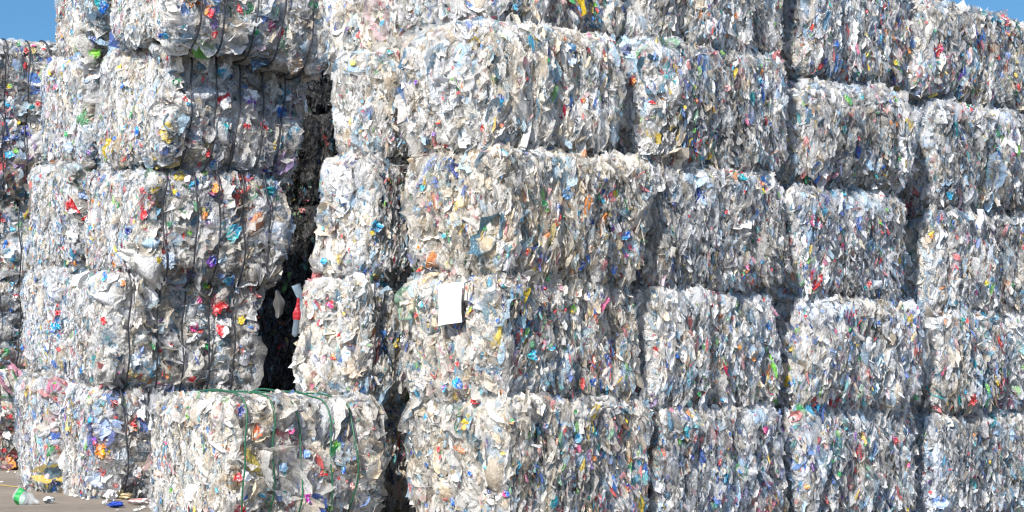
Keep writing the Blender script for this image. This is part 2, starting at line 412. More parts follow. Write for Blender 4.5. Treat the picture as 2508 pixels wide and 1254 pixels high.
def strap(parent, sh, x, mat, rng, axis=0, r=0.0105):
    """A closed band pulled tight round the bale in the plane x = const (or y = const)."""
    o = 1 - axis
    ho, hz = sh.h[o], sh.h[2]
    k = 26; s = np.linspace(-1, 1, k, endpoint=False)
    ring = [(-ho, z * hz) for z in s] + [(y * ho, hz) for y in s] + [(ho, -z * hz) for z in s] + [(-y * ho, -hz) for y in s]
    P = np.zeros((len(ring), 3)); P[:, axis] = x; P[:, o] = [a for a, _ in ring]; P[:, 2] = [b for _, b in ring]
    p, n = sh(P)
    for _ in range(6): p = np.maximum(0, 0) + (np.roll(p, 1, 0) + p * 2 + np.roll(p, -1, 0)) / 4
    p = p + n * (0.082 if axis == 0 else 0.02)
    w = rng.uniform(0, 6, 2)
    p[:, axis] = x + 0.012 * np.sin(p[:, 2] * 5 + w[0]) + 0.006 * np.sin(p[:, 2] * 13 + w[1])
    V, Q = tube(p, r)
    return link('strap', mesh_from('strap', V, Q, smooth=True), mat, parent)

def scrap_mesh(name, size, aspect, rng, color, color2=None, alpha=1.0, fold=0.35, nu=9, nv=8, round_=False, thick=0.0):
    """One crumpled sheet lying in its own xy plane, z outward."""
    u, v = np.meshgrid(np.linspace(-1, 1, nu), np.linspace(-1, 1, nv), indexing='ij'); u, v = u.ravel(), v.ravel()
    if round_:
        d = np.maximum(np.abs(u), np.abs(v)); rr = np.sqrt(u * u + v * v) + 1e-9; uu, vv = u * d / rr, v * d / rr
    else:
        uu = u + rng.normal(0, 0.13, nu * nv); vv = v * (1 - rng.uniform(0.1, .75) * np.abs(u - rng.uniform(-.4, .4)) ** 1.7) + rng.normal(0, 0.13, nu * nv) + rng.normal(0, .35) * u * v
    h = 0
    for k in range(5):
        th = rng.uniform(0, math.pi); h = h + fold / (1 + .6 * k) * tri(rng.uniform(.3, .75) * (1 + .5 * k) * (u * math.cos(th) + v * math.sin(th)) + rng.random())
    h = h * 0.5 + rng.normal(0, .05 * fold, nu * nv)
    V = np.stack([uu * size / 2 * aspect, vv * size / 2, h * size / 2], 1)
    C = np.tile(np.array([*color, alpha]), (nu * nv, 1))
    if color2 is not None:
        th = rng.uniform(0, math.pi); m = (u * math.cos(th) + v * math.sin(th) + 0.35 * np.sin(3 * u + 2 * v + rng.uniform(0, 6))) > rng.uniform(-.2, .3)
        C[m, :3] = color2
    m = rng.random(nu * nv) < .2; C[m, :3] = C[m, :3] * .45 + .42        # scuffed, whitened creases of the print
    Q = grid_quads(nu, nv, 1)
    if thick:
        n = len(V); V = np.concatenate([V, V - [0, 0, thick]]); C = np.concatenate([C, C]); Q2 = Q[:, ::-1] + n
        e = [i * nv for i in range(nu)] + [(nu - 1) * nv + j for j in range(1, nv)] + [i * nv + nv - 1 for i in range(nu - 2, -1, -1)] + [j for j in range(nv - 2, 0, -1)]
        e = np.array(e); e2 = np.roll(e, -1); Q = np.concatenate([Q, Q2, np.stack([e, e + n, e2 + n, e2], 1)])
    return mesh_from(name, V, Q, C)

def hit_bale(key, px, py):
    """Where the line of sight of a photograph pixel meets the front or the left side of a bale: point on its block, which face."""
    o, sh, Mi = BALES[key]
    d = ray(px, py); A = Mi[:3, :3] @ np.array([0, 0, CAM_H]) + Mi[:3, 3]; D = Mi[:3, :3] @ d
    best = None
    for ax in (0, 1):
        t = (-sh.h[ax] - A[ax]) / D[ax]; p = A + t * D
        ot = 1 - ax
        miss = max(0, abs(p[ot]) - sh.h[ot]) + max(0, abs(p[2]) - sh.h[2])
        if best is None or miss < best[0] - 1e-6: best = (miss, p, ax)
    p = np.clip(best[1], -sh.h, sh.h)
    return p, best[2]

def press_in(key, px, py, size, color, name='wrapper', label=None, aspect=1.0, spin=None, out=0.045, color2=None, seed=0, **kw):
    """A conspicuous piece of packaging pressed into the skin of a bale; size in photograph pixels."""
    o, sh, Mi = BALES[key]; rng = np.random.default_rng(seed + int(px) * 7 + int(py) * 13)
    p, ax = hit_bale(key, px, py)
    s, n = sh(p[None]); s, n = s[0], n[0]
    wpos = o.matrix_world @ Vector(s)
    metres = size * wpos.y / F_PX
    if ax == 0 or kw.get('wide'): pass
    kw.pop('wide', None)
    me = scrap_mesh(name, metres, aspect, rng, color, color2, **kw)
    c = link(name, me, WRAP, o)
    z = Vector(n) + Vector(rng.normal(0, .18, 3)); z.normalize()
    up = Vector((0, 0, 1)); x = up.cross(z); x.normalize(); y = z.cross(x)
    a = rng.uniform(-math.pi, math.pi) if spin is None else spin
    x2 = x * math.cos(a) + y * math.sin(a); y2 = z.cross(x2)
    m = Matrix((x2, y2, z)).transposed().to_4x4(); m.translation = Vector(s + n * out)
    c.matrix_local = m
    if label: c['label'] = label
    return c

def zpos(py, Y): return CAM_H - (py - HORIZON) / F_PX * Y

def frame(px, Y, theta, z0, L, W, H, roll=0.0, pitch=0.0):
    """World matrix of a bale whose near upright edge stands on the line of sight of pixel px at distance Y."""
    X = (px - 1254) / F_PX * Y
    Rz = Matrix.Rotation(R(theta), 4, 'Z')
    c = Vector((X, Y, z0 + H / 2)) + Rz @ Vector((L / 2, W / 2, 0))
    return Matrix.Translation(c) @ Rz @ Matrix.Rotation(R(roll), 4, 'Y') @ Matrix.Rotation(R(pitch), 4, 'X')

# ------------------------------------------------------------------ the setting: yard and its yellow line
gm = bpy.data.meshes.new('ground')
xs = [-400, -1.0, 1.0, 12.0, 400]; zs = [0, 0, -.02, -.295, -.295]     # the yard falls away to a drain on the right
gm.from_pydata([(x, y, z) for y in (-60, 900) for x, z in zip(xs, zs)], [], [(k, k + 1, k + 6, k + 5) for k in range(4)])
g = link('ground', gm, ground_material()); tag(g, kind='structure')
a, b = ground(-260, 1158), ground(160, 1207)
d = (b - a).normalized(); s = Vector((-d.y, d.x, 0)) * 0.045
a = a - d * 3; b = b + d * 1.2
lm = bpy.data.meshes.new('ground_line'); z = Vector((0, 0, 0.004))
lm.from_pydata([a - s + z, b - s + z, b + s + z, a + s + z], [], [(0, 1, 2, 3)])
tag(link('yellow_road_line', lm, plain_material('worn_yellow_paint', (0.42, 0.29, 0.09), 0.8)), kind='structure')

# ------------------------------------------------------------------ the stacks
ORD = ['bottom of', 'second up in', 'third up in', 'fourth up in', 'top of']
STACKS = {
    # key: distance, turn, tops of the rows (photo px), near edges (photo px), lengths, depth, place, looks, options
    'tag':   dict(Y=20.8, th=45, tops=[990, 682, 374, 55, -262], px=[1242, 1222, 1222, 1180, 1190], L=[1.66, 1.66, 1.6, 1.63, 1.6], W=[1.06, 1.06, 1.06, 1.0, 1.05],
                  dY=[0, 0, 0, .05, .45], place='paper-tag stack',
                  looks=['cream and grey bale', 'bale with the paper tag', 'cream and grey bale', 'bulging white and grey bale', 'set-back grey bale'],
                  opt=dict(front='leafy', left='end', warm=0.016, vivid=.055), seed=100),
    'first': dict(Y=22.1, th=45, tops=[1014, 714, 408, 106, -205], px=[1628, 1612, 1600, 1602, 1606], L=[1.57, 1.63, 1.65, 1.7, 1.66], W=[1.1] * 5,
                  dY=[0, 0, 0, 0, .15], place='stack next right of the paper-tag stack', looks=['grey bale', 'grey bale', 'grey bale', 'wide grey bale', 'grey bale'],
                  opt=dict(front='leafy', left='end', cool=.01, dark=.16, vivid=.05), seed=200),
    'second': dict(Y=23.4, th=45, tops=[1010, 736, 464, 190, -95], px=[1966, 1970, 1964, 1980, 1980], L=[1.65, 1.73, 1.54, 1.6, 1.5], W=[1.1] * 5,
                  dY=[0, 0, 0, 0, .3], place='second stack right of the paper-tag stack', looks=['pale bale', 'grey bale with splayed foot', 'grey bale', 'round-topped grey bale', 'bluish grey bale'],
                  opt=dict(front='leafy', left='end', cool=.015, dark=.15, vivid=.055), seed=300),
    'third': dict(Y=24.75, th=45, tops=[1024, 771, 511, 256, 2], px=[2298, 2306, 2286, 2292, 2252], L=[1.5, 1.5, 1.5, 1.4, 1.8], W=[1.1] * 5,
                  dY=[0, 0, 0, 0, -.05], place='last whole stack at far right', roll=[0, 0, 0, 0, 3.4], looks=['bluish bale', 'bluish grey bale', 'bluish grey bale', 'bluish grey bale', 'humped bale against the sky'],
                  opt=dict(front='leafy', left='end', cool=.03, dark=.18, vivid=.055), seed=400),
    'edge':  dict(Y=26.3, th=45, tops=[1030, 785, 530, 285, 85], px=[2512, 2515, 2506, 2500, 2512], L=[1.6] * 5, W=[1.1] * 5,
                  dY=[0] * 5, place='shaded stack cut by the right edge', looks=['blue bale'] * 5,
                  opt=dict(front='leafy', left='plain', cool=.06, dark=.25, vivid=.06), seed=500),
    'gap':   dict(Y=22.2, th=53, tops=[985, 690, 394, 132, -165], px=[905, 872, 912, 945, 1030], L=[1.5] * 5, W=[.7, .60, .62, .58, 1.1],
                  dY=[.3, 0, .1, .15, .6], place='stack between dark gap and paper-tag stack', looks=['half-hidden brown bale', 'cream bale', 'cream bale', 'cream bale', 'white bale'],
                  opt=dict(front='leafy', left='end', warm=.022, vivid=.055), seed=600),
    'strapped': dict(Y=26.0, th=[28, 28, 37, 42, 38], tops=[955, 684, 418, 128, -165], px=[228, 248, 345, 395, 410], L=[1.7, 1.68, 1.64, 1.72, 1.95], W=[1.0, 1.05, 1.2, 1.1, 1.05],
                  dY=[0, 0, 0, 0, -.3], place='black-strapped stack beside the dark gap', looks=['clear film bale on the concrete', 'clear film bale', 'clear film bale', 'tilted clear film bale', 'overhanging clear film bale'],
                  roll=[0, 1.0, 2.0, 4.0, 5.0],
                  opt=dict(front='sheet', left='fine', vivid=.06, dark=.10, lump=.065, flute=.015), seed=700, straps=5),
    'behind': dict(Y=27.3, th=[33, 33, 36, 38, 34], tops=[925, 665, 412, 152, -110], px=[122, 138, 172, 200, 232], L=[1.7] * 5, W=[.85, .9, .9, .8, .85],
                  dY=[0, 0, 0, 0, -.1], place='stack right behind the black-strapped stack', looks=['white bale on the concrete', 'white bale', 'white bale', 'white bale', 'white bale beside blue sky'],
                  roll=[0, 0, 1, 1.5, 2],
                  opt=dict(front='sheet', left='fine', vivid=.05, dark=.10, lump=.06, flute=.015), seed=800, straps=5),
    'far':   dict(Y=33.0, th=28, tops=[915, 692, 490, 292, 102], px=[-118, -122, -118, -100, -95], L=[1.7] * 5, W=[1.1] * 5,
                  dY=[0] * 5, place='distant stack at the left edge', looks=['grey bale on the concrete', 'grey bale', 'grey bale', 'grey strapped bale', 'strapped bale under blue sky'],
                  opt=dict(front='sheet', left='fine', vivid=.09, dark=.16, cool=.01, lump=.065, flute=.015), seed=900, straps=5),
}
for key, S in STACKS.items():
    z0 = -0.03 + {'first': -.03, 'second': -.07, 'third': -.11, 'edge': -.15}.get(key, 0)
    for i in range(5):
        Y = S['Y'] + S['dY'][i]; z1 = zpos(S['tops'][i], Y); H = z1 - z0
        th = S['th'][i] if isinstance(S['th'], list) else S['th']
        roll = S.get('roll', [0] * 5)[i]; L, W = S['L'][i], S['W'][i]
        rr = np.random.default_rng(S['seed'] + i)
        M = frame(S['px'][i], Y, th + rr.uniform(-2, 2), z0 - .01, L, W, H + .03, roll + rr.uniform(-.8, .8), rr.uniform(-1.2, 1.2))
        opt = dict(S['opt'])
        if S.get('straps'):
            st = np.linspace(-.5, .5, S['straps'] + 2)[1:-1] * L + rr.normal(0, .015, S['straps']); opt['straps'] = list(st)
            opt['strap_mat'] = STRAP_BLACK
        if key == 'tag' and i in (1, 2): opt['left_straps'] = [-.22, .12]
        opt['rad'] = rr.uniform(.10, .15)
        opt['grain'] = rr.uniform(.82, 1.06); opt['vivid'] = opt['vivid'] * rr.uniform(.65, 1.5); opt['dark'] = opt.get('dark', .12) * rr.uniform(.7, 1.4)
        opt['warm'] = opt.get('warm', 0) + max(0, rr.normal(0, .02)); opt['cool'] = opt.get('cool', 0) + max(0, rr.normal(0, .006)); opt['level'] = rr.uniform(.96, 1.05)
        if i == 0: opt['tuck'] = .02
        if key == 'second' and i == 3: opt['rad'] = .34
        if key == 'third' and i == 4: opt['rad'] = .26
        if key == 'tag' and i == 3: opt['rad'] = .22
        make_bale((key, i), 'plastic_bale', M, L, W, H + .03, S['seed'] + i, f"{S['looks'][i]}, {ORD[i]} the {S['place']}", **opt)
        z0 = z1

# the bale that stands forward on the yard, tied with green bands
Y = 20.8; H = zpos(985, Y)
make_bale('green', 'plastic_bale', frame(552, Y, 41, 0, 1.56, 1.1, H), 1.56, 1.1, H, 1000, 'beige bale tied with green straps, set forward below the dark gap',
          front='sheet', left='fine', straps=[-.64, -.36, -.10, .20, .44], strap_mat=STRAP_GREEN, warm=.03, vivid=.06, lump=.05, flute=.015)
# bales at the back of the dark gap, film coloured near black as its shade
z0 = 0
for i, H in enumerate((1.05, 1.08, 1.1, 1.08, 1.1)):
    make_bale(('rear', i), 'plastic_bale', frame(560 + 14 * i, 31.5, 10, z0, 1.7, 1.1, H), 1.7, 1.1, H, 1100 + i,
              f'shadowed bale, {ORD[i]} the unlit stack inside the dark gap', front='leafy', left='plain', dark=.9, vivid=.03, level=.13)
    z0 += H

# ------------------------------------------------------------------ conspicuous pieces pressed into the bales
RED, DRED, BLUE, NAVY, CYAN, TEAL = (.62, .03, .035), (.42, .015, .02), (.02, .13, .5), (.02, .04, .25), (.03, .36, .58), (.02, .36, .40)
GREEN, LIME, YEL, ORA, PINK, PURP, WHITE = (.03, .32, .09), (.2, .5, .05), (.75, .55, .03), (.78, .26, .03), (.72, .08, .28), (.17, .05, .36), (.82, .82, .82)
CN = {RED: 'red', DRED: 'dark red', BLUE: 'blue', NAVY: 'navy', CYAN: 'light blue', TEAL: 'teal', GREEN: 'green', LIME: 'lime green', YEL: 'yellow', ORA: 'orange', PINK: 'pink', PURP: 'purple', WHITE: 'white'}
PIECES = {
    ('strapped', 4): [(680, 80, 36, RED, WHITE), (500, 32, 26, RED, ORA), (516, 86, 26, DRED, None), (577, 26, 30, RED, None), (612, 74, 38, WHITE, GREEN), (725, 160, 46, (.45, .33, .24), None),
                      (520, 4, 30, CYAN, BLUE), (790, 30, 18, BLUE, None), (760, 14, 24, GREEN, None), (395, 105, 34, BLUE, CYAN), (445, 68, 22, TEAL, WHITE), (838, 172, 20, GREEN, None)],
    ('strapped', 3): [(535, 250, 52, WHITE, RED), (606, 240, 50, WHITE, PURP), (592, 310, 26, RED, None), (504, 376, 24, RED, None), (640, 308, 30, RED, WHITE), (520, 402, 36, CYAN, BLUE), (664, 356, 22, YEL, None),
                      (745, 258, 40, WHITE, None), (540, 175, 60, CYAN, WHITE), (426, 202, 20, GREEN, None), (338, 282, 22, GREEN, None), (345, 322, 30, BLUE, CYAN), (350, 356, 18, RED, None),
                      (312, 212, 16, BLUE, None), (308, 170, 20, YEL, WHITE), (692, 236, 34, CYAN, WHITE), (490, 195, 16, RED, None), (540, 312, 26, TEAL, None), (448, 262, 34, CYAN, NAVY), (720, 375, 26, GREEN, WHITE),
                      (315, 310, 18, CYAN, None), (440, 245, 18, RED, None), (680, 270, 40, BLUE, WHITE), (290, 340, 16, BLUE, None)],
    ('strapped', 2): [(345, 466, 22, RED, None), (347, 525, 32, RED, None), (556, 570, 58, TEAL, CYAN), (508, 640, 36, PURP, NAVY), (487, 530, 22, ORA, None), (515, 462, 28, ORA, None), (298, 611, 16, YEL, None),
                      (375, 637, 20, YEL, None), (655, 475, 56, CYAN, TEAL), (258, 500, 15, YEL, None), (302, 503, 20, GREEN, None), (430, 473, 28, BLUE, YEL), (325, 565, 32, NAVY, None), (411, 550, 16, GREEN, None),
                      (455, 572, 18, LIME, None), (488, 610, 16, RED, None), (412, 632, 26, RED, WHITE), (648, 575, 22, BLUE, None), (640, 580, 44, WHITE, None), (470, 455, 30, CYAN, BLUE), (400, 640, 60, (.22, .28, .36), None),
                      (560, 680, 36, CYAN, BLUE), (222, 455, 26, CYAN, BLUE), (212, 567, 18, BLUE, None), (690, 468, 14, RED, None), (240, 560, 14, CYAN, None), (285, 492, 24, LIME, None)],
    ('strapped', 1): [(527, 746, 46, RED, None), (540, 805, 38, RED, WHITE), (482, 735, 20, PINK, None), (620, 742, 24, NAVY, None), (587, 784, 24, YEL, None), (366, 846, 24, GREEN, None), (390, 858, 18, RED, None),
                      (466, 927, 20, RED, None), (633, 948, 20, TEAL, None), (258, 680, 30, CYAN, BLUE), (256, 786, 18, RED, None), (414, 845, 20, RED, WHITE), (575, 712, 30, (.5, .6, .7), None), (440, 700, 34, CYAN, (.5, .35, .7)),
                      (505, 705, 16, YEL, None), (322, 960, 0, BLUE, None), (320, 884, 34, (.7, .75, .78), None), (207, 905, 26, CYAN, BLUE), (218, 875, 18, NAVY, None), (205, 815, 18, CYAN, None), (662, 910, 30, (.45, .55, .65), None),
                      (290, 700, 24, ORA, WHITE), (640, 800, 24, WHITE, RED), (360, 730, 56, WHITE, None), (470, 800, 30, WHITE, PINK), (500, 850, 20, GREEN, None), (590, 860, 24, RED, WHITE)],
    ('strapped', 0): [(278, 986, 24, RED, None), (276, 1020, 16, RED, None), (262, 1045, 66, (.35, .45, .66), None), (250, 1105, 44, ORA, YEL), (231, 1078, 20, PURP, None), (334, 1000, 56, WHITE, None), (245, 1150, 26, DRED, (.02, .02, .02)),
                      (222, 955, 26, RED, YEL), (227, 1027, 30, CYAN, None), (172, 1003, 24, CYAN, BLUE), (322, 1038, 18, RED, None), (245, 1175, 60, (.35, .42, .55), None), (182, 1065, 14, NAVY, None), (330, 1160, 30, (.8, .45, .4), WHITE),
                      (235, 1085, 18, RED, None), (300, 1120, 60, (.4, .45, .5), None)],
    ('behind', 4): [(234, 130, 32, LIME, None), (245, 14, 36, TEAL, BLUE), (273, 58, 18, RED, None), (278, 15, 22, TEAL, None), (195, 135, 30, CYAN, None), (192, 78, 22, CYAN, WHITE), (232, 98, 22, NAVY, None), (293, 28, 20, (.85, .3, .25), None), (160, 90, 12, ORA, None)],
    ('behind', 3): [(212, 200, 22, (.4, .5, .66), None), (145, 180, 14, YEL, None), (180, 170, 14, TEAL, None), (172, 330, 16, GREEN, None), (182, 362, 38, (.3, .4, .55), None), (148, 218, 10, RED, None), (215, 375, 14, PURP, None), (118, 295, 14, BLUE, None)],
    ('behind', 2): [(176, 508, 44, RED, DRED), (195, 480, 26, (.25, .35, .6), None), (196, 538, 22, RED, None), (119, 435, 12, RED, None), (180, 575, 36, WHITE, None), (160, 608, 12, RED, None), (182, 648, 18, ORA, None), (85, 560, 12, YEL, None), (85, 610, 16, BLUE, None), (102, 640, 16, CYAN, None), (186, 545, 12, GREEN, None)],
    ('behind', 1): [(146, 766, 18, RED, None), (165, 745, 30, (.7, .35, .38), None), (132, 805, 26, BLUE, None), (145, 856, 16, RED, None), (80, 750, 16, CYAN, NAVY), (70, 850, 20, BLUE, CYAN), (118, 850, 26, BLUE, WHITE), (100, 688, 20, BLUE, None)],
    ('behind', 0): [(92, 960, 26, (.7, .5, .3), None), (80, 1102, 12, BLUE, None), (138, 1096, 18, DRED, None), (112, 1150, 20, WHITE, None), (135, 1180, 22, NAVY, None), (88, 1050, 12, CYAN, None)],
    ('far', 4): [(45, 285, 0, YEL, None), (60, 127, 16, RED, None), (58, 162, 14, RED, None), (80, 225, 20, BLUE, None), (88, 256, 18, RED, None), (20, 210, 18, YEL, LIME), (78, 115, 18, PINK, WHITE), (42, 115, 14, GREEN, None), (104, 122, 14, RED, WHITE), (75, 265, 22, TEAL, None), (25, 255, 30, CYAN, WHITE)],
    ('far', 3): [(43, 291, 22, YEL, None), (20, 380, 22, CYAN, None), (10, 340, 18, BLUE, None), (20, 470, 18, RED, WHITE), (36, 370, 16, LIME, None), (60, 320, 30, NAVY, None)],
    ('far', 2): [(8, 600, 26, BLUE, None), (20, 600, 16, ORA, None), (5, 540, 14, RED, None), (25, 560, 14, CYAN, None)],
    ('far', 1): [(40, 815, 18, TEAL, None), (30, 728, 22, RED, WHITE), (20, 760, 14, BLUE, None), (12, 860, 16, GREEN, None), (25, 700, 18, CYAN, None)],
    ('far', 0): [(4, 998, 12, RED, None), (22, 997, 12, RED, None), (5, 1103, 18, RED, None), (22, 1133, 30, ORA, None), (16, 1147, 34, (.75, .45, .5), None), (18, 1020, 14, RED, None), (12, 1065, 22, WHITE, None)],
    'green': [(617, 1060, 36, (.8, .13, .03), ORA), (654, 1045, 26, (.3, .42, .55), WHITE), (596, 1168, 32, WHITE, None), (575, 1170, 24, RED, None), (806, 1100, 40, GREEN, LIME), (741, 1110, 26, (.15, .3, .6), None), (800, 1152, 16, YEL, None),
              (778, 1158, 28, RED, (.3, .3, .1)), (742, 1222, 36, (.5, .03, .35), None), (410, 1226, 20, CYAN, BLUE), (486, 1202, 50, WHITE, None), (586, 1250, 36, DRED, None), (580, 1012, 26, NAVY, None), (592, 1120, 12, RED, None), (684, 1100, 22, (.7, .2, .22), None),
              (686, 1145, 28, (.3, .5, .7), None), (800, 1030, 20, (.1, .55, .3), None), (814, 1172, 14, RED, None), (822, 1150, 26, CYAN, BLUE), (408, 1002, 14, BLUE, None), (487, 1020, 14, LIME, None), (508, 1152, 18, CYAN, None), (395, 1160, 26, (.85, .5, .38), None), (540, 1200, 16, CYAN, None),
              (495, 1247, 16, YEL, None), (416, 1085, 14, PINK, None), (700, 1050, 30, WHITE, PINK), (640, 1130, 26, (.08, .1, .15), None), (690, 1225, 40, WHITE, None), (800, 1240, 24, LIME, None), (835, 1060, 18, (.4, .5, .8), None), (850, 1190, 22, (.8, .4, .35), None)],
    ('gap', 1): [(770, 772, 26, RED, None), (818, 745, 22, RED, PINK), (832, 875, 18, RED, ORA), (945, 845, 16, YEL, None), (790, 790, 18, RED, WHITE), (774, 802, 10, ORA, None), (850, 768, 9, YEL, None), (765, 760, 52, WHITE, (.4, .4, .5)), (882, 860, 14, CYAN, None), (730, 800, 0, CYAN, None), (760, 960, 18, CYAN, None), (868, 900, 66, (.42, .34, .26), None)],
    ('gap', 2): [(910, 571, 15, YEL, None), (847, 500, 12, BLUE, None), (918, 555, 30, (.03, .16, .3), CYAN), (837, 445, 0, YEL, None), (842, 578, 12, RED, None), (938, 440, 12, ORA, None), (890, 470, 22, CYAN, None), (800, 560, 14, CYAN, None), (805, 640, 22, CYAN, None), (865, 612, 12, RED, None), (858, 690, 20, (.9, .4, .3), WHITE)],
    ('gap', 3): [(905, 275, 14, RED, None), (927, 180, 14, GREEN, None), (878, 160, 16, YEL, None), (892, 322, 9, YEL, None), (890, 387, 12, GREEN, None), (860, 395, 24, RED, WHITE), (975, 350, 14, CYAN, None), (955, 130, 22, TEAL, (.3, .4, .5)), (928, 120, 16, RED, None), (998, 197, 14, ORA, None), (895, 250, 12, CYAN, None)],
    ('gap', 4): [(885, 85, 20, RED, None), (1025, 52, 10, PINK, None), (955, 60, 18, CYAN, None), (862, 75, 26, (.15, .1, .25), None)],
    ('tag', 4): [(1300, 4, 16, RED, None), (1445, 15, 14, LIME, None), (1500, 22, 20, BLUE, None), (1240, 20, 20, CYAN, None)],
    ('tag', 3): [(1140, 230, 16, RED, None), (1110, 243, 12, RED, None), (1028, 202, 16, PURP, None), (1083, 300, 14, RED, ORA), (1275, 196, 13, RED, None), (1455, 243, 15, LIME, None), (1130, 168, 12, RED, None), (1318, 50, 20, CYAN, None), (1222, 90, 26, (.5, .65, .4), None), (1378, 100, 22, ORA, (.3, .1, .05)),
                 (1390, 125, 34, (.05, .16, .3), None), (1270, 150, 24, (.75, .3, .33), None), (1425, 130, 16, RED, None), (1500, 62, 18, RED, None), (1530, 58, 16, RED, None), (1480, 58, 40, (.6, .75, .8), RED), (1405, 183, 12, RED, None), (1525, 215, 40, (.4, .52, .68), None), (1385, 145, 40, (.4, .48, .6), None),
                 (1415, 247, 16, RED, ORA), (1215, 310, 18, ORA, RED), (1180, 235, 22, (.8, .65, .55), None), (1108, 280, 16, CYAN, None), (1068, 328, 16, PURP, None), (1215, 250, 28, CYAN, NAVY), (1510, 195, 12, BLUE, None), (1320, 165, 18, TEAL, None), (1540, 275, 22, BLUE, WHITE), (1082, 364, 14, RED, None), (1000, 300, 60, WHITE, None)],
    ('tag', 2): [(1522, 578, 40, BLUE, CYAN), (1512, 570, 12, RED, None), (1541, 605, 18, RED, PINK), (1530, 625, 18, PINK, None), (1101, 578, 16, TEAL, None), (1380, 475, 42, (.1, .25, .45), None), (1340, 470, 30, (.75, .42, .38), None), (1325, 500, 22, GREEN, None), (1330, 515, 22, LIME, None), (1350, 545, 18, ORA, RED),
                 (1263, 530, 26, CYAN, None), (1040, 607, 12, ORA, None), (1030, 660, 24, ORA, RED), (1008, 655, 24, LIME, None), (1285, 615, 22, ORA, RED), (1340, 680, 14, GREEN, None), (1240, 652, 12, PINK, None), (1420, 650, 30, BLUE, NAVY), (1078, 500, 10, BLUE, None), (1062, 462, 22, TEAL, None), (1100, 650, 26, YEL, (.5, .4, .2)),
                 (1440, 610, 24, (.75, .5, .35), None), (1290, 370, 16, NAVY, None), (1500, 390, 22, (.8, .5, .4), None), (1470, 440, 16, BLUE, None), (1555, 395, 20, ORA, LIME), (1500, 660, 28, BLUE, None), (1230, 380, 26, CYAN, WHITE)],
    ('tag', 1): [(996, 828, 34, GREEN, WHITE), (1034, 772, 14, RED, None), (1168, 760, 20, YEL, LIME), (1345, 785, 18, GREEN, None), (1400, 757, 24, YEL, LIME), (1333, 782, 14, RED, PINK), (1250, 675, 14, NAVY, None), (1065, 745, 20, CYAN, WHITE), (1440, 762, 14, BLUE, None), (1332, 705, 22, RED, NAVY), (1512, 700, 14, NAVY, None), (1520, 798, 14, ORA, None),
                 (1335, 850, 26, GREEN, CYAN), (1290, 870, 26, TEAL, CYAN), (1400, 880, 26, (.8, .4, .45), None), (1438, 935, 22, BLUE, None), (1230, 960, 24, ORA, (.8, .5, .35)), (1260, 890, 12, RED, None), (1137, 940, 32, BLUE, CYAN), (1104, 950, 18, PURP, CYAN), (1140, 890, 16, RED, None), (1120, 875, 10, RED, None), (1052, 700, 12, ORA, None), (1450, 940, 12, RED, None), (1328, 938, 14, TEAL, None), (1218, 785, 12, BLUE, None), (1370, 760, 14, RED, None)],
    ('tag', 0): [(1161, 1040, 34, YEL, ORA), (1110, 1225, 34, BLUE, None), (1028, 1110, 14, NAVY, None), (1069, 1106, 14, CYAN, None), (1439, 1122, 16, ORA, None), (1540, 1127, 20, ORA, None), (1440, 1060, 40, TEAL, CYAN), (1400, 1070, 34, CYAN, (.4, .6, .75)), (1086, 1100, 14, RED, None), (1060, 1138, 16, BLUE, None), (1320, 1050, 26, (.55, .35, .42), None),
                 (1248, 1032, 20, GREEN, ORA), (1395, 1010, 14, GREEN, None), (1588, 1040, 22, BLUE, CYAN), (1480, 1000, 14, CYAN, None), (1515, 1000, 12, RED, None), (1240, 1210, 20, PINK, BLUE), (1360, 1250, 18, RED, None), (1090, 1120, 14, RED, None), (1060, 1020, 18, CYAN, None), (1340, 1230, 36, CYAN, TEAL), (1525, 1195, 22, ORA, PURP), (1210, 1140, 22, TEAL, WHITE), (1040, 1200, 10, RED, None),
                 (1235, 1110, 14, YEL, None), (1160, 1160, 14, BLUE, None), (1355, 1110, 14, TEAL, None), (1510, 1120, 14, NAVY, None)],
    ('first', 4): [(1780, 40, 22, ORA, None), (1712, 38, 14, ORA, RED), (1750, 78, 22, NAVY, None), (1820, 30, 16, CYAN, None), (1890, 60, 12, LIME, None)],
    ('first', 3): [(1597, 250, 20, RED, None), (1690, 250, 18, RED, ORA), (1731, 270, 20, ORA, YEL), (1873, 256, 15, GREEN, None), (1755, 250, 12, RED, None), (1682, 256, 10, GREEN, None), (1560, 200, 16, ORA, None), (1632, 205, 28, TEAL, None), (1760, 218, 26, (.8, .4, .38), None), (1912, 220, 12, ORA, None), (1845, 200, 20, CYAN, None), (1872, 305, 16, BLUE, None), (1720, 385, 20, CYAN, None), (1770, 180, 0, PINK, None), (1768, 130, 18, LIME, None), (1655, 265, 12, YEL, None), (1730, 350, 10, RED, None)],
    ('first', 2): [(1863, 533, 18, ORA, RED), (1805, 472, 10, ORA, RED), (1860, 470, 20, YEL, GREEN), (1770, 520, 16, RED, None), (1900, 490, 18, (.85, .5, .5), WHITE), (1808, 440, 28, TEAL, None), (1730, 440, 30, YEL, (.5, .5, .3)), (1845, 590, 16, RED, PINK), (1922, 600, 14, YEL, None), (1808, 672, 16, RED, GREEN), (1834, 690, 14, RED, None), (1675, 530, 14, RED, None), (1905, 630, 14, RED, WHITE), (1730, 560, 12, RED, None), (1850, 640, 18, BLUE, CYAN), (1640, 500, 20, NAVY, None)],
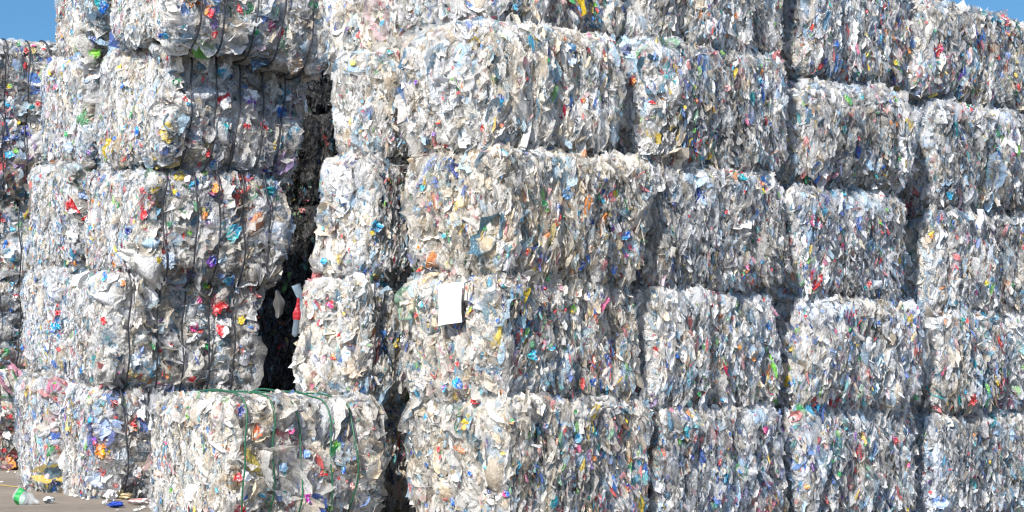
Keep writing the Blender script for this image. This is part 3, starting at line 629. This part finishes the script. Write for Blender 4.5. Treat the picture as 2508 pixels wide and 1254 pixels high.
    ('first', 1): [(1868, 738, 20, RED, (.8, .5, .45)), (1933, 775, 14, RED, None), (1780, 850, 14, ORA, None), (1746, 798, 12, ORA, None), (1768, 915, 14, GREEN, None), (1865, 918, 12, RED, None), (1738, 935, 10, ORA, None), (1700, 770, 12, TEAL, None), (1830, 848, 14, RED, WHITE), (1870, 855, 18, GREEN, None), (1638, 870, 20, BLUE, None), (1700, 915, 26, (.4, .45, .5), None), (1830, 880, 12, ORA, None), (1795, 875, 10, ORA, None), (1690, 965, 16, GREEN, None)],
    ('first', 0): [(1860, 1055, 26, PINK, WHITE), (1668, 1055, 30, CYAN, TEAL), (1805, 1095, 16, NAVY, None), (1885, 1135, 12, PINK, None), (1715, 1140, 12, YEL, None), (1830, 1130, 12, ORA, None), (1805, 1215, 14, PINK, None), (1795, 1230, 16, BLUE, None), (1770, 1220, 22, RED, (.8, .5, .5)), (1680, 1120, 16, NAVY, None), (1850, 1110, 12, GREEN, None), (1750, 1160, 14, CYAN, None), (1700, 1040, 10, YEL, None)],
    ('second', 4): [(2020, 10, 20, TEAL, None), (2090, 70, 14, GREEN, None), (2078, 158, 16, (.8, .4, .35), None), (2180, 155, 16, LIME, YEL), (2030, 110, 22, BLUE, None), (2110, 30, 14, RED, None), (2170, 170, 12, TEAL, None), (2010, 150, 22, NAVY, None)],
    ('second', 3): [(2068, 250, 34, GREEN, LIME), (2115, 230, 26, TEAL, (.5, .6, .6)), (2060, 283, 12, RED, None), (2223, 232, 12, RED, None), (2085, 340, 12, RED, None), (2182, 365, 14, TEAL, GREEN), (2215, 312, 12, PINK, None), (2187, 250, 14, LIME, GREEN), (2025, 325, 18, CYAN, None), (2240, 285, 16, CYAN, None), (2185, 305, 14, ORA, None), (2080, 180, 0, ORA, None), (2240, 360, 10, ORA, None), (2050, 320, 24, TEAL, None), (2140, 275, 16, GREEN, None)],
    ('second', 2): [(2056, 603, 22, RED, PINK), (2045, 582, 18, (.85, .45, .4), None), (2142, 495, 24, RED, WHITE), (2150, 470, 18, GREEN, None), (2122, 555, 12, RED, None), (2035, 640, 14, RED, None), (1980, 545, 16, PINK, WHITE), (2138, 570, 10, RED, None), (2143, 640, 14, RED, None), (2200, 670, 14, RED, None), (2115, 695, 18, RED, None), (2060, 480, 22, CYAN, TEAL), (1992, 555, 14, PINK, None), (2110, 705, 18, TEAL, None), (2046, 665, 16, DRED, None), (2040, 700, 12, RED, None)],
    ('second', 1): [(2074, 888, 15, RED, None), (2240, 888, 16, ORA, None), (1972, 775, 14, RED, None), (2068, 805, 16, GREEN, None), (2100, 880, 14, GREEN, None), (2130, 830, 16, RED, None), (2025, 895, 18, BLUE, None), (2195, 985, 14, ORA, None), (2010, 860, 34, (.25, .35, .55), None), (1955, 990, 18, GREEN, None), (2000, 990, 28, CYAN, None), (2180, 925, 14, NAVY, None), (2095, 845, 14, YEL, None), (2140, 790, 14, BLUE, None), (2065, 980, 16, TEAL, None)],
    ('second', 0): [(2175, 1078, 24, PINK, RED), (2190, 1082, 14, RED, None), (1995, 1092, 18, (.85, .4, .35), None), (2036, 1090, 16, CYAN, None), (2120, 1120, 26, (.1, .3, .42), None), (1970, 1190, 20, ORA, YEL), (2012, 1128, 14, GREEN, None), (2208, 1245, 16, YEL, None), (2050, 1225, 16, ORA, None), (2205, 1140, 14, PINK, None), (2230, 1052, 14, ORA, None), (2105, 1090, 8, GREEN, None), (2225, 1030, 16, TEAL, None), (2215, 1135, 12, ORA, YEL), (2030, 1160, 18, GREEN, None), (2055, 1050, 14, TEAL, None)],
    ('third', 4): [(2292, 118, 28, RED, PINK), (2268, 55, 10, RED, None), (2303, 142, 14, PINK, None), (2300, 180, 12, YEL, None), (2280, 78, 10, GREEN, None), (2212, 118, 14, RED, ORA), (2410, 35, 26, TEAL, None), (2405, 130, 20, BLUE, None), (2460, 40, 20, PINK, WHITE), (2405, 205, 14, ORA, RED), (2480, 185, 14, YEL, None), (2425, 250, 14, CYAN, None), (2490, 155, 14, RED, None), (2485, 215, 10, RED, None)],
    ('third', 3): [(2425, 280, 18, (.75, .5, .2), None), (2350, 275, 12, RED, None), (2395, 340, 20, TEAL, (.5, .4, .2)), (2410, 435, 14, LIME, None), (2370, 460, 14, (.8, .5, .5), None), (2350, 340, 12, BLUE, None), (2320, 480, 22, CYAN, None), (2465, 470, 12, PINK, None), (2380, 400, 12, RED, None)],
    ('third', 2): [(2458, 515, 16, RED, None), (2322, 550, 22, BLUE, NAVY), (2300, 705, 20, ORA, None), (2402, 695, 20, YEL, GREEN), (2490, 590, 14, YEL, None), (2385, 715, 16, PINK, None), (2280, 575, 20, YEL, ORA), (2375, 590, 12, PINK, None), (2455, 760, 20, (.8, .35, .35), WHITE), (2330, 740, 22, CYAN, TEAL), (2365, 530, 14, TEAL, None), (2325, 765, 14, RED, None), (2445, 660, 10, BLUE, None), (2470, 700, 14, GREEN, None)],
    ('third', 1): [(2431, 930, 30, YEL, WHITE), (2476, 960, 18, ORA, None), (2425, 955, 0, YEL, None), (2360, 895, 14, (.4, .35, .3), None), (2345, 960, 16, CYAN, None), (2485, 790, 14, GREEN, None), (2380, 850, 16, RED, None), (2425, 975, 14, BLUE, None), (2340, 790, 14, TEAL, None), (2480, 900, 12, LIME, None)],
    ('third', 0): [(2386, 1050, 14, CYAN, None), (2380, 1085, 18, GREEN, TEAL), (2415, 1130, 14, ORA, YEL), (2380, 1168, 14, RED, PINK), (2318, 1150, 14, DRED, None), (2378, 1065, 12, ORA, None), (2280, 1205, 12, RED, None), (2430, 1060, 30, (.3, .42, .6), None), (2360, 1110, 12, RED, None), (2300, 1230, 60, (.1, .2, .5), (.4, .5, .7)), (2450, 1225, 50, (.2, .3, .55), None), (2420, 1160, 14, LIME, None)],
}
for key, items in PIECES.items():
    for (px, py, size, c1, c2) in items:
        if not size: continue
        nm = CN.get(c1)
        big = size >= 50
        press_in(key, px, py, size * 0.78, c1, 'film_sheet' if big or nm is None else 'wrapper', (nm + ' crumpled wrapper') if nm and not big else None,
                 aspect=np.random.default_rng(int(px * 3 + py)).uniform(.5, 1.3), color2=c2, fold=.22 if big else .32, out=.03 if big else .044)

# ------------------------------------------------------------------ things that hang on, stick out of or lie by the bales
def on_bale(key, px, py, out):
    o, sh, Mi = BALES[key]; p, ax = hit_bale(key, px, py); s, n = sh(p[None])
    w = o.matrix_world @ Vector(s[0] + n[0] * out); nw = (o.matrix_world.to_3x3() @ Vector(n[0])).normalized()
    return w, nw

def sheet_thing(name, V, nu, nv, C, mat, label, cat, M, group=None, thick=.002):
    n = len(V); V = np.concatenate([V, V - np.array([0, 0, thick])]); C = np.concatenate([C, C]); Q = grid_quads(nu, nv, 1)
    e = np.array([i * nv for i in range(nu)] + [(nu - 1) * nv + j for j in range(1, nv)] + [i * nv + nv - 1 for i in range(nu - 2, -1, -1)] + [j for j in range(nv - 2, 0, -1)])
    e2 = np.roll(e, -1); Q = np.concatenate([Q, Q[:, ::-1] + n, np.stack([e, e + n, e2 + n, e2], 1)])
    o = link(name, mesh_from(name, V, Q, C, smooth=False), mat); o.matrix_world = M
    return tag(o, label, cat, group)

PAPER = film_material('blank_paper', rough=.7, translucent=.12, bump=.03)
w, nw = on_bale(('tag', 1), 1133, 745, .12)
z = Vector((nw.x, nw.y - .25, .12)).normalized(); x = Vector((0, 0, 1)).cross(z).normalized(); y = z.cross(x)
nu, nv = 9, 13
u, v = [a.ravel() for a in np.meshgrid(np.linspace(-1, 1, nu), np.linspace(-1, 1, nv), indexing='ij')]
k = 20.8 / F_PX
V = np.stack([u * 35 * k / 1 + v * -3.0 * k, v * 50 * k + u * 5.0 * k, .018 * np.cos(u * 2.1 + .4) + .012 * np.sin(v * 2 + u) + .006 * tri(.5 * v + .25) + .004 * tri(.7 * u - .3 * v)], 1)
M = Matrix((x, y, z)).transposed().to_4x4(); M.translation = w
sheet_thing('paper_tag', V, nu, nv, np.tile([.56, .55, .525, 1], (len(V), 1)), PAPER, 'blank white paper tag hanging on a bale of the middle stack', 'tag', M)

# a white film flap hanging into the dark gap, its shade put into a dark tint, and a flattened red and grey bottle stuck in the bale opposite
w, nw = on_bale(('strapped', 1), 668, 745, .03)
w = Vector(((683 - 1254) / F_PX * (w.y - .1), w.y - .1, zpos(745, w.y - .1)))
k = w.y / F_PX; nu, nv = 9, 13
u, v = [a.ravel() for a in np.meshgrid(np.linspace(-1, 1, nu), np.linspace(-1, 1, nv), indexing='ij')]
prof = np.sqrt(np.clip(1 - np.clip(-v - .3, 0, .7) ** 2 / .52, 0.02, 1)) * np.where(v > 0.1, 1 - .8 * (v - .1) ** 1.2, 1)
V = np.stack([u * 12.5 * k * prof * (1 + .22 * np.sin(5 * v + 1)) - 3.5 * k * v ** 2 - 3 * k * v, v * 33 * k + u * 3 * k, .018 * np.cos(u * 2.4) + .012 * np.sin(3 * v + u)], 1)
M = Matrix.Translation(w) @ Matrix.Rotation(R(90), 4, 'X')
FLAP = film_material('milky_film', rough=.4, translucent=.4, bump=.05)
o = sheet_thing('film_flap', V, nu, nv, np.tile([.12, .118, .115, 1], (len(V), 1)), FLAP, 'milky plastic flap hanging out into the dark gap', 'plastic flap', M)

def bottle(name, length, rad, squash, body_tint, label_tint, label_range, mat, text, cat, M, cap=None, bend=0.0, seed=0, group=None, label_name='label'):
    """A crushed bottle: a lathe along x, flattened and dented; its label is a sleeve of its own."""
    rng = np.random.default_rng(seed); root = bpy.data.objects.new(name, None); col.objects.link(root); root.matrix_world = M
    tag(root, text, cat, group)
    def lathe(t0, t1, grow, n=16, sides=16):
        t = np.linspace(t0, t1, n); prof = rad * np.interp(t, [0, .02, .08, .62, .82, .88, 1.0], [.05, .8, 1, 1, .45, .3, .28]) + grow
        th = np.arange(sides) / sides * 2 * math.pi
        P = np.stack(np.broadcast_arrays(t[:, None] * length, prof[:, None] * np.cos(th), prof[:, None] * np.sin(th) * squash), -1).reshape(-1, 3)
        d = noise(P * 16 + 5, seed) * rad * .28; rr = np.linalg.norm(P[:, 1:], axis=1, keepdims=True) + 1e-6
        P[:, 1:] *= 1 + (d[:, None] / rad); P[:, 2] += bend * (P[:, 0] / length) ** 2 * length
        i = np.arange(n - 1)[:, None]; j = np.arange(sides)[None, :]
        Q = np.stack([i * sides + j, i * sides + (j + 1) % sides, (i + 1) * sides + (j + 1) % sides, (i + 1) * sides + j], -1).reshape(-1, 4)
        return P, Q
    P, Q = lathe(0, 1, 0, 26); b = link('bottle_body', mesh_from('bottle_body', P, Q, np.tile(body_tint, (len(P), 1)), smooth=True), mat, root)
    P, Q = lathe(*label_range, .003, 10); C = np.tile([*label_tint, 1.], (len(P), 1))
    link(label_name, mesh_from(label_name, P, Q, C), WRAP, root)
    if cap:
        P, Q = lathe(.93, 1.02, .004, 4); link('cap', mesh_from('cap', P, Q, np.tile([*cap, 1.], (len(P), 1))), WRAP, root)
    return root

CLEAR = film_material('clear_bottle_plastic', rough=.15, translucent=.2, bump=.15, scale=20)
w, nw = on_bale(('gap', 1), 745, 760, .06)
w = Vector(((722 - 1254) / F_PX * (w.y - .25), w.y - .25, zpos(826, w.y - .25)))
M = Matrix.Translation(w) @ Matrix.Rotation(R(-84), 4, 'Y') @ Matrix.Rotation(R(90), 4, 'X')
bottle('crushed_bottle', .34, .030, .45, (.12, .15, .18, 1), (.36, .012, .02), (.44, .97), CLEAR, 'flattened grey bottle with a red sleeve jutting into the dark gap', 'bottle', M, bend=.12, seed=5, label_name='sleeve')

p = ground(66, 1236)
M = Matrix.Translation(p + Vector((-.12, .02, .085))) @ Matrix.Rotation(R(-14), 4, 'Z') @ Matrix.Rotation(R(14), 4, 'Y')
bottle('loose_bottle', .25, .085, .85, (.6, .64, .66, .35), (.03, .33, .08), (.12, .36), CLEAR, 'crushed clear bottle with a green label lying on the concrete', 'bottle', M, seed=9)

def crumple_ball(name, p, size, flat, color, text, cat, seed, color2=None, alpha=1.0, group=None, stretch=1.0, rot=0.0):
    """A screwed-up piece of film: a closed, sharply folded skin resting on the ground."""
    rng = np.random.default_rng(seed); n, m = 14, 20
    th = np.linspace(0.02, math.pi - .02, n)[:, None]; ph = (np.arange(m) / m * 2 * math.pi)[None, :]
    P = np.stack(np.broadcast_arrays(np.sin(th) * np.cos(ph), np.sin(th) * np.sin(ph), np.cos(th) + 0 * ph), -1).reshape(-1, 3)
    k = 1 + .38 * noise(P * 2.2 + seed, seed) - .35 * np.abs(noise(P * 4.5 + seed, seed + 1)) + rng.normal(0, .07, len(P))
    V = P * k[:, None] * size / 2 * np.array([stretch, 1, flat])
    V[:, 2] -= V[:, 2].min(); V[:, 2] = np.maximum(V[:, 2], .004)
    C = np.tile([*color, alpha], (len(V), 1))
    if color2 is not None: C[noise(P * 1.6 + 3, seed + 4) > .1, :3] = color2
    i = np.arange(n - 1)[:, None]; j = np.arange(m)[None, :]
    Q = np.stack([i * m + j, i * m + (j + 1) % m, (i + 1) * m + (j + 1) % m, (i + 1) * m + j], -1).reshape(-1, 4)
    o = link(name, mesh_from(name, V, Q, C), WRAP); o.location = p; o.rotation_euler = (0, 0, rot)
    return tag(o, text, cat, group)

G2 = 'loose plastic litter on the concrete'
crumple_ball('film_scrap', ground(119, 1233), .13, .45, (.72, .72, .72), 'small white and grey crumpled film right of the crushed clear bottle', 'film scrap', 21, (.3, .33, .35), group=G2)
crumple_ball('film_scrap', ground(270, 1228), .12, .85, (.80, .80, .78), 'white screwed-up film against the foot of the black-strapped stack', 'film scrap', 22, group=G2)
crumple_ball('film_scrap', ground(283, 1244), .12, .45, (.02, .06, .38), 'dark blue scrap nearest the white screwed-up film', 'film scrap', 23, group=G2, stretch=1.3)
crumple_ball('film_scrap', ground(256, 1238), .05, .8, (.80, .80, .80), 'tiny white scrap touching the dark blue scrap', 'film scrap', 24, group=G2)
crumple_ball('film_scrap', ground(345, 1237), .17, .35, (.62, .58, .56), 'flat grey and pink film beside the green-strapped bale', 'film scrap', 25, (.75, .3, .28), group=G2, stretch=1.3)
crumple_ball('film_scrap', ground(308, 1224), .11, .6, (.30, .24, .13), 'brown scrap under the black-strapped stack', 'film scrap', 26, (.62, .5, .3), group=G2, stretch=1.3)
crumple_ball('film_scrap', ground(157, 1206), .09, .6, (.75, .2, .18), 'pink and white scrap at the end of the yellow line', 'film scrap', 27, (.8, .75, .75), group=G2)
crumple_ball('film_scrap', ground(130, 1190), .13, .35, (.80, .82, .85), 'white film corner on the concrete by the stack behind', 'film scrap', 28, (.5, .6, .7), group=G2, stretch=1.3)
rng = np.random.default_rng(77)
crumbs = [(38, 1158), (52, 1164), (68, 1166), (20, 1158), (84, 1176), (100, 1186), (118, 1196), (140, 1202), (168, 1212), (186, 1218), (204, 1224), (4, 1182), (116, 1197), (184, 1217), (345, 1250), (333, 1253), (352, 1246), (288, 1252), (215, 1226), (92, 1181)]
for i, (px, py) in enumerate(crumbs):
    c = palette(1, rng, .2)[0]
    crumple_ball('film_crumb', ground(px, py), rng.uniform(.025, .06), .5, c[:3], 'thumb-sized plastic crumb lying at the foot of the stacks', 'film crumb', 300 + i, group='plastic crumbs along the foot of the stacks', rot=rng.uniform(0, 6))


# the tie that holds the paper tag
pt = next(o for o in bpy.data.objects if o.name == 'paper_tag')
path = np.array([[.150, .19, -.06], [.142, .165, .0], [.146, .10, .008], [.140, .03, .0], [.145, -.01, -.05]])
V, Q = tube(path, .005, closed=False); link('wire_tie', mesh_from('wire_tie', V, Q, smooth=True), WIRE, pt)
